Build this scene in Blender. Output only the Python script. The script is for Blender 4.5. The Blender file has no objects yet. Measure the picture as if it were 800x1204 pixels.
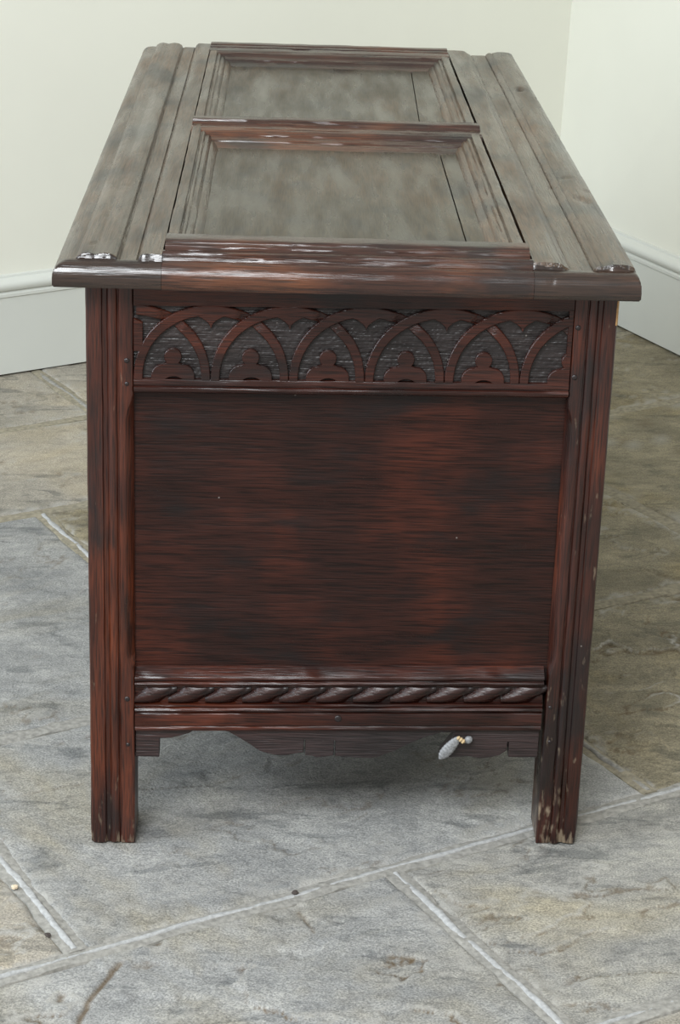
import bpy, bmesh, math, random
import numpy as np
from mathutils import Matrix, Vector

random.seed(7)
RNG = np.random.default_rng(7)
S = bpy.context.scene
COL = S.collection

# ------------------------------------------------------------------ camera
cam_d = bpy.data.cameras.new('camera')
cam = bpy.data.objects.new('camera', cam_d)
COL.objects.link(cam)
S.camera = cam
cam_d.sensor_fit = 'VERTICAL'
cam_d.sensor_height = 23.6
cam_d.lens = 2532.76 * 23.6 / 1204.0
R = ((0.9997257959920001, -0.005675197350477085, -0.022718383815654275),
     (-0.019145594291513073, 0.3605044472304203, -0.9325609844649914),
     (0.013482546027624987, 0.93274022946484, 0.3602969404400913))
M4 = Matrix(R).to_4x4()
M4.translation = Vector((0.2039, -1.9536, 1.1218))
cam.matrix_world = M4
cam_d.clip_start = 0.05

# ------------------------------------------------------------------ world, lights, exposure
S.view_settings.view_transform = 'Standard'
S.view_settings.look = 'None'
S.view_settings.gamma = 1.0
S.view_settings.use_curve_mapping = False
S.view_settings.exposure = 0.70
w = bpy.data.worlds.new('daylight')
S.world = w
w.use_nodes = True
w.node_tree.nodes['Background'].inputs[0].default_value = (1.0, 0.965, 0.91, 1)
w.node_tree.nodes['Background'].inputs[1].default_value = 0.40


def area(name, loc, target, sx, sy, power, col):
    d = bpy.data.lights.new(name, 'AREA')
    d.shape = 'RECTANGLE'
    d.size, d.size_y = sx, sy
    d.energy = power
    d.color = col
    o = bpy.data.objects.new(name, d)
    COL.objects.link(o)
    o.location = loc
    o.rotation_euler = (Vector(target) - Vector(loc)).to_track_quat('-Z', 'Y').to_euler()
    return o


area('window_daylight_left', (-2.6, -0.9, 1.7), (0.3, 0.6, 0.3), 1.3, 1.7, 52, (0.80, 0.90, 1.0))
area('window_daylight_front', (-0.5, -2.3, 2.7), (0.3, 0.4, 0.3), 1.3, 1.3, 82, (0.93, 0.97, 1.0))

TH = math.radians(1.014241251878136)      # the chest stands a little out of level
TT = math.tan(TH)


# ------------------------------------------------------------------ numeric noise
def _h(ix, iy, seed):
    n = (ix.astype(np.int64) * 374761393 + iy.astype(np.int64) * 668265263 + seed * 1274126177) & 0x7fffffff
    n = ((n ^ (n >> 13)) * 1274126177) & 0x7fffffff
    n = (n ^ (n >> 16)) & 0xffff
    return n / 65535.0


def vnoise(x, y, seed=0):
    x = np.asarray(x, float); y = np.asarray(y, float)
    x, y = np.broadcast_arrays(x, y)
    ix = np.floor(x); iy = np.floor(y)
    fx = x - ix; fy = y - iy
    fx = fx * fx * (3 - 2 * fx); fy = fy * fy * (3 - 2 * fy)
    a = _h(ix, iy, seed); b = _h(ix + 1, iy, seed); c = _h(ix, iy + 1, seed); d = _h(ix + 1, iy + 1, seed)
    return (a * (1 - fx) + b * fx) * (1 - fy) + (c * (1 - fx) + d * fx) * fy


def fbm(x, y, seed=0, o=4):
    s = 0; a = 0.5
    for i in range(o):
        s = s + a * vnoise(np.asarray(x) * 2 ** i, np.asarray(y) * 2 ** i, seed + i * 17)
        a *= 0.5
    return s


def sstep(a, b, x):
    t = np.clip((np.asarray(x, float) - a) / (b - a), 0, 1)
    return t * t * (3 - 2 * t)


# ------------------------------------------------------------------ mesh helpers
def mesh(name, verts, faces, mat=None, parent=None, smooth=35, fix=True, kind=None):
    me = bpy.data.meshes.new(name)
    me.from_pydata([tuple(map(float, v)) for v in verts], [], [tuple(map(int, f)) for f in faces])
    me.validate()
    if fix:
        bm = bmesh.new(); bm.from_mesh(me)
        bmesh.ops.remove_doubles(bm, verts=bm.verts, dist=1e-7)
        bmesh.ops.recalc_face_normals(bm, faces=bm.faces)
        bm.to_mesh(me); bm.free()
    if smooth:
        me.polygons.foreach_set('use_smooth', [True] * len(me.polygons))
        me.set_sharp_from_angle(angle=math.radians(smooth))
    if mat:
        me.materials.append(mat)
    o = bpy.data.objects.new(name, me)
    COL.objects.link(o)
    if parent:
        o.parent = parent
    if kind:
        o['kind'] = kind
    return o


def tag(o, label, cat):
    o['label'] = label; o['category'] = cat


def loft(sections, closed=True):
    n = len(sections[0]); V = []; F = []
    for s in sections:
        V += list(s)
    for i in range(len(sections) - 1):
        for j in range(n if closed else n - 1):
            k = (j + 1) % n
            F.append((i * n + j, i * n + k, (i + 1) * n + k, (i + 1) * n + j))
    if closed:
        F.append(tuple(range(n))[::-1])
        F.append(tuple((len(sections) - 1) * n + j for j in range(n)))
    return V, F


def run_x(profile, x0, x1, tilt=0.0, step=0.012, wob=0.0003, seed=1, xr=0.0448):
    """profile of (y, z) points run along x; z rises with x by tilt."""
    n = max(2, int((x1 - x0) / step) + 1)
    xs = np.linspace(x0, x1, n)
    P = np.array(profile)
    secs = []
    for x in xs:
        dy = (vnoise(x * 45, np.arange(len(P)) * 3.7, seed) - .5) * 2 * wob
        dz = (vnoise(x * 45, np.arange(len(P)) * 3.7 + 50, seed) - .5) * 2 * wob
        secs.append([(x, P[i, 0] + dy[i], P[i, 1] + dz[i] + tilt * (x - xr)) for i in range(len(P))])
    return loft(secs)


def grid_faces(nx, ny, off=0):
    F = []
    for j in range(ny - 1):
        for i in range(nx - 1):
            a = off + j * nx + i
            F.append((a, a + 1, a + nx + 1, a + nx))
    return F


def outline_solid(pts, y0, y1, bev=0.0006):
    """(x, z) outline made a solid between depth y0 (front) and y1, front edge eased."""
    n = len(pts)
    P = np.array(pts)
    A = 0.5 * np.sum(P[:, 0] * np.roll(P[:, 1], -1) - np.roll(P[:, 0], -1) * P[:, 1])
    if A < 0:
        P = P[::-1]
    d1 = P - np.roll(P, 1, 0); d2 = np.roll(P, -1, 0) - P
    d1 /= np.maximum(np.linalg.norm(d1, axis=1, keepdims=True), 1e-9)
    d2 /= np.maximum(np.linalg.norm(d2, axis=1, keepdims=True), 1e-9)
    nn = np.stack([-(d1 + d2)[:, 1], (d1 + d2)[:, 0]], 1)
    nn /= np.maximum(np.linalg.norm(nn, axis=1, keepdims=True), 1e-9)
    I = P + nn * bev
    V = [(x, y0, z) for x, z in I] + [(x, y0 + bev, z) for x, z in P] + [(x, y1, z) for x, z in P]
    F = [tuple(range(n))]
    for r in (0, 1):
        for j in range(n):
            k = (j + 1) % n
            F.append((r * n + j, r * n + k, (r + 1) * n + k, (r + 1) * n + j))
    F.append(tuple(2 * n + j for j in range(n))[::-1])
    return V, F


# ------------------------------------------------------------------ materials
def new_mat(name):
    m = bpy.data.materials.new(name); m.use_nodes = True
    nt = m.node_tree
    return m, nt, nt.nodes['Principled BSDF']


def node(nt, t, **kw):
    n = nt.nodes.new(t)
    for k, v in kw.items():
        setattr(n, k, v)
    return n


def ramp(nt, stops):
    r = node(nt, 'ShaderNodeValToRGB')
    e = r.color_ramp.elements
    while len(e) > 1:
        e.remove(e[-1])
    e[0].position = stops[0][0]; e[0].color = (*stops[0][1], 1)
    for p, c in stops[1:]:
        q = e.new(p); q.color = (*c, 1)
    return r


def wood(name, axis, dark, mid, red, rough=0.36, grain=1.0, wear=None, spec=0.5, blot=(4.5, 9.0), con=0.19):
    """old polished oak; grain runs along axis (0 x, 1 y, 2 z) in object space."""
    m, nt, b = new_mat(name)
    L = nt.links.new
    tc = node(nt, 'ShaderNodeTexCoord')
    s_long, s_cross = 2.2, 60.0
    def mapped(a, c, off=0):
        mp = node(nt, 'ShaderNodeMapping')
        v = [c, c, c]; v[axis] = a
        mp.inputs['Scale'].default_value = v
        mp.inputs['Location'].default_value = (off, off * 1.7, off * .6)
        L(tc.outputs['Object'], mp.inputs['Vector'])
        return mp
    n1 = node(nt, 'ShaderNodeTexNoise'); n1.inputs['Scale'].default_value = 1.0; n1.inputs['Detail'].default_value = 5
    L(mapped(6, 42).outputs[0], n1.inputs['Vector'])
    n2 = node(nt, 'ShaderNodeTexNoise'); n2.inputs['Scale'].default_value = 1.0; n2.inputs['Detail'].default_value = 3
    L(mapped(*blot, 3).outputs[0], n2.inputs['Vector'])
    n3 = node(nt, 'ShaderNodeTexNoise'); n3.inputs['Scale'].default_value = 1.0; n3.inputs['Detail'].default_value = 2
    L(mapped(28, 650, 7).outputs[0], n3.inputs['Vector'])
    c1 = ramp(nt, [(0.53 - con, dark), (0.53, mid), (0.53 + con * 1.05, red)])
    mix = node(nt, 'ShaderNodeMath', operation='MULTIPLY_ADD')
    L(n1.outputs[0], mix.inputs[0]); mix.inputs[1].default_value = 0.36
    m2 = node(nt, 'ShaderNodeMath', operation='MULTIPLY'); L(n2.outputs[0], m2.inputs[0]); m2.inputs[1].default_value = 0.70
    L(m2.outputs[0], mix.inputs[2])
    L(mix.outputs[0], c1.inputs[0])
    # fine pores
    pr = ramp(nt, [(0.36, (0.30, 0.30, 0.30)), (0.49, (0.95, 0.95, 0.95)), (0.66, (1.35, 1.32, 1.3))])
    L(n3.outputs[0], pr.inputs[0])
    mul = node(nt, 'ShaderNodeMix', data_type='RGBA', blend_type='MULTIPLY'); mul.inputs[0].default_value = 0.85
    L(c1.outputs[0], mul.inputs[6]); L(pr.outputs[0], mul.inputs[7])
    col = mul.outputs[2]
    # black stains
    n4 = node(nt, 'ShaderNodeTexNoise'); n4.inputs['Scale'].default_value = 1.0; n4.inputs['Detail'].default_value = 4
    L(mapped(9, 20, 11).outputs[0], n4.inputs['Vector'])
    sr = ramp(nt, [(0.54, (0, 0, 0)), (0.66, (1, 1, 1))]); L(n4.outputs[0], sr.inputs[0])
    mk = node(nt, 'ShaderNodeMix', data_type='RGBA'); L(sr.outputs[0], mk.inputs[0]); L(col, mk.inputs[6])
    mk.inputs[7].default_value = (0.007, 0.005, 0.005, 1)
    mkf = node(nt, 'ShaderNodeMath', operation='MULTIPLY'); L(sr.outputs[0], mkf.inputs[0]); mkf.inputs[1].default_value = 0.8
    L(mkf.outputs[0], mk.inputs[0])
    col = mk.outputs[2]
    # pale scuffs and worn feet
    if wear is not None:
        at = node(nt, 'ShaderNodeAttribute', attribute_name='wear')
        n5 = node(nt, 'ShaderNodeTexNoise'); n5.inputs['Scale'].default_value = 1.0; n5.inputs['Detail'].default_value = 5
        L(mapped(45, 170, 5).outputs[0], n5.inputs['Vector'])
        ad = node(nt, 'ShaderNodeMath', operation='MULTIPLY'); L(at.outputs['Fac'], ad.inputs[0]); L(n5.outputs[0], ad.inputs[1])
        wr = ramp(nt, [(0.36, (0, 0, 0)), (0.46, (1, 1, 1))]); L(ad.outputs[0], wr.inputs[0])
        mw = node(nt, 'ShaderNodeMix', data_type='RGBA'); L(wr.outputs[0], mw.inputs[0]); L(col, mw.inputs[6])
        mw.inputs[7].default_value = (*wear, 1)
        col = mw.outputs[2]
    # tiny pale specks
    vo = node(nt, 'ShaderNodeTexVoronoi'); vo.inputs['Scale'].default_value = 55
    L(tc.outputs['Object'], vo.inputs['Vector'])
    vs = ramp(nt, [(0.035, (1, 1, 1)), (0.06, (0, 0, 0))]); L(vo.outputs['Distance'], vs.inputs[0])
    vcol = node(nt, 'ShaderNodeSeparateColor'); L(vo.outputs['Color'], vcol.inputs[0])
    gt = node(nt, 'ShaderNodeMath', operation='GREATER_THAN'); L(vcol.outputs[0], gt.inputs[0]); gt.inputs[1].default_value = 0.86
    sp = node(nt, 'ShaderNodeMath', operation='MULTIPLY'); L(vs.outputs[0], sp.inputs[0]); L(gt.outputs[0], sp.inputs[1])
    sp2 = node(nt, 'ShaderNodeMath', operation='MULTIPLY'); L(sp.outputs[0], sp2.inputs[0]); sp2.inputs[1].default_value = 0.6
    ms = node(nt, 'ShaderNodeMix', data_type='RGBA'); L(sp2.outputs[0], ms.inputs[0]); L(col, ms.inputs[6])
    ms.inputs[7].default_value = (0.22, 0.2, 0.18, 1)
    L(ms.outputs[2], b.inputs['Base Color'])
    rr = node(nt, 'ShaderNodeMapRange'); L(n1.outputs[0], rr.inputs[0])
    rr.inputs[1].default_value = 0.3; rr.inputs[2].default_value = 0.7; rr.inputs[3].default_value = rough - 0.10; rr.inputs[4].default_value = rough + 0.16
    L(rr.outputs[0], b.inputs['Roughness'])
    b.inputs['Specular IOR Level'].default_value = spec
    bp = node(nt, 'ShaderNodeBump'); bp.inputs['Strength'].default_value = min(1.0, 0.45 * grain); bp.inputs['Distance'].default_value = 0.0011
    L(n3.outputs[0], bp.inputs['Height'])
    bp2 = node(nt, 'ShaderNodeBump'); bp2.inputs['Strength'].default_value = min(1.0, 0.45 * grain); bp2.inputs['Distance'].default_value = 0.0022
    L(n1.outputs[0], bp2.inputs['Height']); L(bp.outputs[0], bp2.inputs['Normal'])
    L(bp2.outputs[0], b.inputs['Normal'])
    return m


DK, MD, RD = (0.006, 0.0022, 0.0018), (0.026, 0.0064, 0.0038), (0.072, 0.0155, 0.0062)
W_X = wood('oak_grain_across', 0, DK, MD, RD, rough=0.30, spec=0.40)
W_PANEL = wood('oak_end_panel', 0, (0.007, 0.0029, 0.0023), (0.0205, 0.0056, 0.0036), (0.062, 0.0132, 0.0058), rough=0.34, grain=1.1, spec=0.30, blot=(11, 5.5), con=0.27)
W_Z = wood('oak_grain_upright', 2, (0.007, 0.0026, 0.002), (0.036, 0.0082, 0.0040), (0.13, 0.028, 0.008), wear=(0.19, 0.145, 0.10), con=0.22)
W_Y = wood('oak_lid_lengthwise', 1, (0.026, 0.016, 0.009), (0.056, 0.034, 0.0185), (0.115, 0.062, 0.029), rough=0.26, grain=1.3, spec=0.62, con=0.30)
W_LX = wood('oak_lid_across', 0, (0.010, 0.004, 0.003), (0.036, 0.0115, 0.006), (0.115, 0.038, 0.013), rough=0.22, grain=0.9, spec=0.72)  # darker and redder than the planks: shade of camera-facing mouldings put into colour
W_LP = wood('oak_lid_panel', 1, (0.020, 0.014, 0.007), (0.034, 0.0235, 0.0112), (0.072, 0.039, 0.016), rough=0.27, spec=0.40, con=0.28, grain=0.8)
W_END = wood('oak_lid_end_grain_dimmed', 0, (0.010, 0.006, 0.0045), (0.026, 0.0135, 0.0085), (0.060, 0.026, 0.012), rough=0.22, grain=0.8, spec=0.75)  # dark copy for plank ends; their lack of wall reflection is painted in
W_AP = wood('oak_apron_unpolished', 0, (0.009, 0.006, 0.006), (0.024, 0.0145, 0.0145), (0.045, 0.021, 0.019), rough=0.42, grain=2.0)
W_GR = wood('oak_tooled_ground', 0, (0.008, 0.006, 0.006), (0.018, 0.014, 0.014), (0.035, 0.025, 0.023), rough=0.36, grain=1.7, spec=0.42)


def plain(name, c, rough, bump=0.0, scale=200, vary=0.1):
    m, nt, b = new_mat(name)
    L = nt.links.new
    tc = node(nt, 'ShaderNodeTexCoord')
    n = node(nt, 'ShaderNodeTexNoise'); n.inputs['Scale'].default_value = scale; n.inputs['Detail'].default_value = 4
    L(tc.outputs['Object'], n.inputs['Vector'])
    r = ramp(nt, [(0.25, tuple(x * (1 - vary) for x in c)), (0.75, tuple(min(1, x * (1 + vary)) for x in c))])
    L(n.outputs[0], r.inputs[0]); L(r.outputs[0], b.inputs['Base Color'])
    b.inputs['Roughness'].default_value = rough
    if bump:
        bp = node(nt, 'ShaderNodeBump'); bp.inputs['Strength'].default_value = bump; bp.inputs['Distance'].default_value = 0.001
        L(n.outputs[0], bp.inputs['Height']); L(bp.outputs[0], b.inputs['Normal'])
    return m


M_WALL = plain('cream_wall_paint', (0.70, 0.70, 0.62), 0.75, 0.05, 9, 0.012)
M_SKIRT = plain('painted_skirting', (0.565, 0.58, 0.54), 0.45, 0.05, 14, 0.015)
M_MORTAR = plain('lime_mortar', (0.34, 0.335, 0.315), 0.9, 0.7, 260, 0.22)
M_RIBBON = plain('lime_mortar_ribbon', (0.345, 0.35, 0.345), 0.9, 1.0, 210, 0.25)
M_PEGW = plain('dark_oak_peg', (0.014, 0.009, 0.009), 0.35, 0.1, 90, 0.3)
M_FRESH = plain('pale_bare_oak', (0.36, 0.20, 0.07), 0.6, 0.3, 300, 0.3)
M_FILL = plain('lime_mortar_flush', (0.25, 0.243, 0.220), 0.9, 1.0, 170, 0.34)
M_FILLW = plain('buff_mortar_warm_lit', (0.245, 0.22, 0.162), 0.9, 1.0, 150, 0.34)  # warmer copy of the flush mortar, the warm light there put into colour
M_TAG = plain('pale_grey_tag', (0.20, 0.205, 0.21), 0.5, 0.8, 420, 0.35)
M_KNOT = plain('straw_knot', (0.45, 0.33, 0.18), 0.7, 0.4, 600, 0.3)
M_CHIP = plain('cream_stone_chip', (0.6, 0.5, 0.36), 0.8, 0.3, 300, 0.15)
M_GRIT = plain('dark_grit', (0.05, 0.04, 0.035), 0.9, 0.3, 300, 0.3)


def stone_mat(name, a, b_, c, streak=0.5, warm=(0.30, 0.25, 0.15)):
    m, nt, b = new_mat(name)
    L = nt.links.new
    tc = node(nt, 'ShaderNodeTexCoord')
    def mp(sx, sy, rot, off=0):
        q = node(nt, 'ShaderNodeMapping'); q.inputs['Scale'].default_value = (sx, sy, sx)
        q.inputs['Rotation'].default_value = (0, 0, rot); q.inputs['Location'].default_value = (off, off, 0)
        L(tc.outputs['Object'], q.inputs['Vector']); return q
    def noise(v, det, ds=0.0, rough=0.6):
        n = node(nt, 'ShaderNodeTexNoise'); n.inputs['Scale'].default_value = 1; n.inputs['Detail'].default_value = det
        n.inputs['Distortion'].default_value = ds; n.inputs['Roughness'].default_value = rough
        L(v.outputs[0], n.inputs['Vector']); return n
    nA = noise(mp(7, 11, -0.35), 9, 0.5, 0.70)
    nB = noise(mp(45, 70, -0.25, 3), 7, 0.8, 0.7)
    nC = noise(mp(480, 560, 0, 5), 3, 0, .6)
    nD = noise(mp(3.2, 3.2, 0.3, 9), 4, 0.7)
    r = ramp(nt, [(0.32, a), (0.5, b_), (0.68, c)]); L(nA.outputs[0], r.inputs[0])
    rw = ramp(nt, [(0.50, (0, 0, 0)), (0.68, (0.75, 0.75, 0.75))]); L(nD.outputs[0], rw.inputs[0])
    mw = node(nt, 'ShaderNodeMix', data_type='RGBA'); L(rw.outputs[0], mw.inputs[0]); L(r.outputs[0], mw.inputs[6]); mw.inputs[7].default_value = (*warm, 1)
    rb = ramp(nt, [(0.32, (0.6, 0.6, 0.61)), (0.5, (1, 1, 1)), (0.68, (1.28, 1.27, 1.24))]); L(nB.outputs[0], rb.inputs[0])
    mu = node(nt, 'ShaderNodeMix', data_type='RGBA', blend_type='MULTIPLY'); mu.inputs[0].default_value = streak
    L(mw.outputs[2], mu.inputs[6]); L(rb.outputs[0], mu.inputs[7])
    rc = ramp(nt, [(0.34, (0.5, 0.5, 0.5)), (0.5, (0.98, 0.98, 0.98)), (0.68, (1.55, 1.53, 1.48))]); L(nC.outputs[0], rc.inputs[0])
    mc = node(nt, 'ShaderNodeMix', data_type='RGBA', blend_type='MULTIPLY'); mc.inputs[0].default_value = 0.75
    L(mu.outputs[2], mc.inputs[6]); L(rc.outputs[0], mc.inputs[7])
    nE = noise(mp(9, 24, -0.45, 17), 6, 0.9, .62)
    re = ramp(nt, [(0.57, (0, 0, 0)), (0.64, (0.7, 0.7, 0.7))]); L(nE.outputs[0], re.inputs[0])
    me_ = node(nt, 'ShaderNodeMix', data_type='RGBA', blend_type='MULTIPLY'); L(re.outputs[0], me_.inputs[0]); L(mc.outputs[2], me_.inputs[6]); me_.inputs[7].default_value = (0.50, 0.52, 0.54, 1)
    mc = me_
    at = node(nt, 'ShaderNodeAttribute', attribute_name='stain_shade')
    mst = node(nt, 'ShaderNodeMix', data_type='RGBA'); L(at.outputs['Fac'], mst.inputs[0]); L(mc.outputs[2], mst.inputs[6]); mst.inputs[7].default_value = (0.10, 0.065, 0.03, 1)
    al = node(nt, 'ShaderNodeAttribute', attribute_name='lime_lit')
    mli = node(nt, 'ShaderNodeMix', data_type='RGBA'); L(al.outputs['Fac'], mli.inputs[0]); L(mst.outputs[2], mli.inputs[6]); mli.inputs[7].default_value = (0.35, 0.34, 0.31, 1)
    L(mli.outputs[2], b.inputs['Base Color'])
    b.inputs['Roughness'].default_value = 0.62
    b.inputs['Specular IOR Level'].default_value = 0.35
    add = node(nt, 'ShaderNodeMath', operation='MULTIPLY_ADD'); L(nC.outputs[0], add.inputs[0]); add.inputs[1].default_value = 0.35; L(nB.outputs[0], add.inputs[2])
    bp = node(nt, 'ShaderNodeBump'); bp.inputs['Strength'].default_value = 0.8; bp.inputs['Distance'].default_value = 0.0030
    L(add.outputs[0], bp.inputs['Height']); L(bp.outputs[0], b.inputs['Normal'])
    return m


ST_GREY = stone_mat('sandstone_blue_grey', (0.19, 0.195, 0.195), (0.268, 0.27, 0.262), (0.345, 0.345, 0.33), warm=(0.27, 0.24, 0.17))
ST_BUFF = stone_mat('sandstone_buff', (0.22, 0.205, 0.17), (0.31, 0.285, 0.24), (0.40, 0.365, 0.305), warm=(0.38, 0.32, 0.22))
ST_OLIVE = stone_mat('sandstone_olive', (0.135, 0.117, 0.078), (0.205, 0.18, 0.122), (0.30, 0.262, 0.18), warm=(0.25, 0.195, 0.09), streak=0.7)
ST_MIX = stone_mat('sandstone_grey_riven', (0.18, 0.18, 0.17), (0.27, 0.265, 0.245), (0.35, 0.34, 0.30), streak=0.7, warm=(0.33, 0.29, 0.2))

# ------------------------------------------------------------------ floor
AU = math.radians(28.0)
U2 = np.array([math.cos(AU), math.sin(AU)]); N2 = np.array([-math.sin(AU), math.cos(AU)])


def W2(u, n):
    return np.asarray(u)[..., None] * U2 + np.asarray(n)[..., None] * N2


def floor_bed():
    c = [W2(np.array(u), np.array(n)) for u, n in ((-1.35, -1.0), (1.75, -1.0), (1.75, 1.72), (-1.35, 1.72))]
    V = [(x, y, -0.014) for x, y in c] + [(x, y, -0.06) for x, y in c]
    F = [(0, 1, 2, 3), (7, 6, 5, 4)] + [(i, i + 4, (i + 1) % 4 + 4, (i + 1) % 4) for i in range(4)]
    o = mesh('floor', V, F, M_MORTAR, smooth=0)
    o['kind'] = 'structure'
    return o


FLOOR = floor_bed()
JW = 0.0085          # half width of a joint
# (u0, u1, n0, n1, material, relief, seed)
STONES = [
    (-1.3, -0.62, -0.9, -0.512, ST_GREY, 1.0, 3), (-0.62, 0.08, -0.9, -0.512, ST_GREY, 1.0, 4),
    (0.08, 0.86, -0.9, -0.512, ST_BUFF, 1.0, 5), (0.86, 1.7, -0.9, -0.512, ST_MIX, 1.0, 6),
    (-1.3, -0.58, -0.512, -0.187, ST_GREY, 1.0, 7), (-0.58, 0.247, -0.512, -0.187, ST_GREY, 1.35, 8),
    (0.247, 0.98, -0.512, -0.187, ST_MIX, 0.9, 9), (0.98, 1.7, -0.512, -0.187, ST_MIX, 1.0, 10),
    (-1.3, -0.78, -0.187, 0.265, ST_GREY, 1.0, 11), (-0.78, -0.0925, -0.187, 0.265, ST_BUFF, 1.2, 12),
    (-0.0925, 0.58, -0.187, 0.265, ST_GREY, 0.6, 13), (0.58, 1.2, -0.187, 0.265, ST_OLIVE, 1.4, 14),
    (1.2, 1.7, -0.187, 0.265, ST_OLIVE, 1.0, 15),
    (-1.3, -0.42, 0.265, 0.91, ST_GREY, 1.0, 16), (-0.42, 0.305, 0.265, 0.91, ST_GREY, 0.7, 17),
    (0.305, 1.09, 0.265, 0.91, ST_OLIVE, 0.8, 18), (1.09, 1.7, 0.265, 0.91, ST_OLIVE, 0.8, 19),
    (-1.3, -0.35, 0.91, 1.277, ST_BUFF, 1.0, 20), (-0.35, 0.66, 0.91, 1.277, ST_BUFF, 0.8, 21),
    (0.66, 1.7, 0.91, 1.277, ST_OLIVE, 0.7, 22),
    (-1.3, -0.1, 1.277, 1.66, ST_BUFF, 1.0, 23), (-0.1, 0.553, 1.277, 1.66, ST_BUFF, 0.7, 24),
    (0.553, 1.15, 1.277, 1.66, ST_BUFF, 0.7, 25), (1.15, 1.7, 1.277, 1.66, ST_OLIVE, 0.7, 26),
]


def polyline_dist(X, Y, pts):
    d = np.full(X.shape, 9.0)
    for (ax, ay), (bx, by) in zip(pts[:-1], pts[1:]):
        vx, vy = bx - ax, by - ay
        t = np.clip(((X - ax) * vx + (Y - ay) * vy) / (vx * vx + vy * vy), 0, 1)
        d = np.minimum(d, np.hypot(X - ax - t * vx, Y - ay - t * vy))
    return d


# iron stained clefts seen in the stones: world polylines, half width, depth
CLEFTS = [([(0.045, -0.222), (0.036, -0.245), (0.020, -0.285), (0.010, -0.335)], 0.0045, 0.0022, 0.8),
          ([(0.214, -0.128), (0.224, -0.155), (0.228, -0.168)], 0.003, 0.0015, 0.5),
          ([(-0.10, 0.093), (-0.072, 0.110), (-0.014, 0.132), (0.05, 0.118), (0.12, 0.128), (0.165, 0.16)], 0.0016, 0.002, 0.35)]


def flagstone(u0, u1, n0, n1, mat, rel, seed):
    cu, cn = (u0 + u1) / 2, (n0 + n1) / 2
    near = -0.55 < cu < 1.3 and cn > -0.5
    st = 0.003 if near and cn < 0.2 else 0.0045 if near and cn < 0.7 else (0.008 if near else 0.02)
    nu = int((u1 - u0) / st); nn = int((n1 - n0) / st)
    # denser rows at the rim so that the rounded arris reads
    def axis(a, b, n):
        a += JW; b -= JW
        e = np.array([0, 0.0012, 0.003, 0.0055, 0.009])
        return np.concatenate([a + e, np.linspace(a + 0.013, b - 0.013, max(3, n - 8)), (b - e)[::-1]])
    ua, na = axis(u0, u1, nu), axis(n0, n1, nn)
    UU, NN = np.meshgrid(ua, na)
    # ragged edges
    du = (fbm(NN * 28, seed * 5.1, seed) - .47) * 0.008
    dn = (fbm(UU * 28, seed * 3.3, seed + 5) - .47) * 0.008
    eu = np.minimum(UU - u0, u1 - UU) - JW; en = np.minimum(NN - n0, n1 - NN) - JW
    wu = np.exp(-np.maximum(eu, 0) / 0.03); wn = np.exp(-np.maximum(en, 0) / 0.03)
    UU = UU + du * wu; NN = NN + dn * wn
    P = W2(UU, NN)
    X, Y = P[..., 0], P[..., 1]
    ed = np.minimum(eu, en)
    # riven bedding: a few terraces, streaked along the bed, all below zero
    a = 0.35 + seed * 0.37
    ca, sa = math.cos(AU - 0.15 + 0.25 * math.sin(a * 5)), math.sin(AU - 0.15 + 0.25 * math.sin(a * 5))
    p = (X * ca + Y * sa); q = (-X * sa + Y * ca)
    f = fbm(p * 5.5, q * 9.5, seed, 5) + 0.16 * (fbm(p * 38, q * 62, seed + 3, 3) - .5)
    k = 4.5
    t = f * k
    fr = t - np.floor(t)
    ter = (np.floor(t) + sstep(0.47, 0.54, fr)) / k
    h = -(1.0 - ter) * 0.0085 * rel + 0.0024 * rel
    h += (fbm(p * 60, q * 120, seed + 9, 3) - .5) * 0.0007
    h = np.minimum(h, 0.0)
    lip = np.clip(1 - np.abs(fr - 0.58) / 0.07, 0, 1) * sstep(0.34, 0.52, fbm(p * 16, q * 16, seed + 23, 3)) * 1.0 * min(1, max(0, rel - .2))  # lit upper edge of each terrace step, painted in beside the lime smears
    stain_shade = np.clip(1 - np.abs(fr - 0.46) / 0.05, 0, 1) * sstep(0.42, 0.58, fbm(p * 14, q * 14, seed + 21, 3)) * 0.8 * min(rel, 1.2)  # shade at the foot of each terrace step, painted in; cleft stains follow
    for pts, hw, dep, amt in CLEFTS:
        d = polyline_dist(X + (fbm(Y * 90, X * 40, 77, 2) - .4) * 0.006, Y, pts)
        g = np.clip(1 - d / hw, 0, 1)
        h -= g * dep
        stain_shade = np.maximum(stain_shade, sstep(0, .8, g) * amt)
    h -= 0.0042 * np.clip(1 - ed / 0.007, 0, 1) ** 2
    lime_lit = np.clip(1 - ed / (0.006 + 0.030 * sstep(0.36, 0.66, fbm(X * 26, Y * 26, seed + 31, 4))), 0, 1) * sstep(0.25, .6, fbm(X * 120, Y * 120, seed + 33, 3)) * .9
    lime_lit = np.maximum(lime_lit, lip)
    ny, nx = UU.shape
    V = np.stack([X.ravel(), Y.ravel(), h.ravel()], 1)
    F = grid_faces(nx, ny)
    # skirt
    rim = [i for i in range(nx)] + [j * nx + nx - 1 for j in range(1, ny)] + [(ny - 1) * nx + i for i in range(nx - 2, -1, -1)] + [j * nx for j in range(ny - 2, 0, -1)]
    off = len(V)
    V2 = V[rim].copy(); V2[:, 2] = -0.02
    V = np.concatenate([V, V2])
    m_ = len(rim)
    F += [(rim[i], off + i, off + (i + 1) % m_, rim[(i + 1) % m_]) for i in range(m_)]
    o = mesh('flagstone', V, F, mat, FLOOR, smooth=50, fix=False)
    for nm, arr in (('stain_shade', stain_shade), ('lime_lit', lime_lit)):
        at = o.data.attributes.new(nm, 'FLOAT', 'POINT')
        at.data.foreach_set('value', np.concatenate([arr.ravel(), np.zeros(m_)]).astype(np.float32))
    return o


for s in STONES:
    flagstone(*s)


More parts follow.
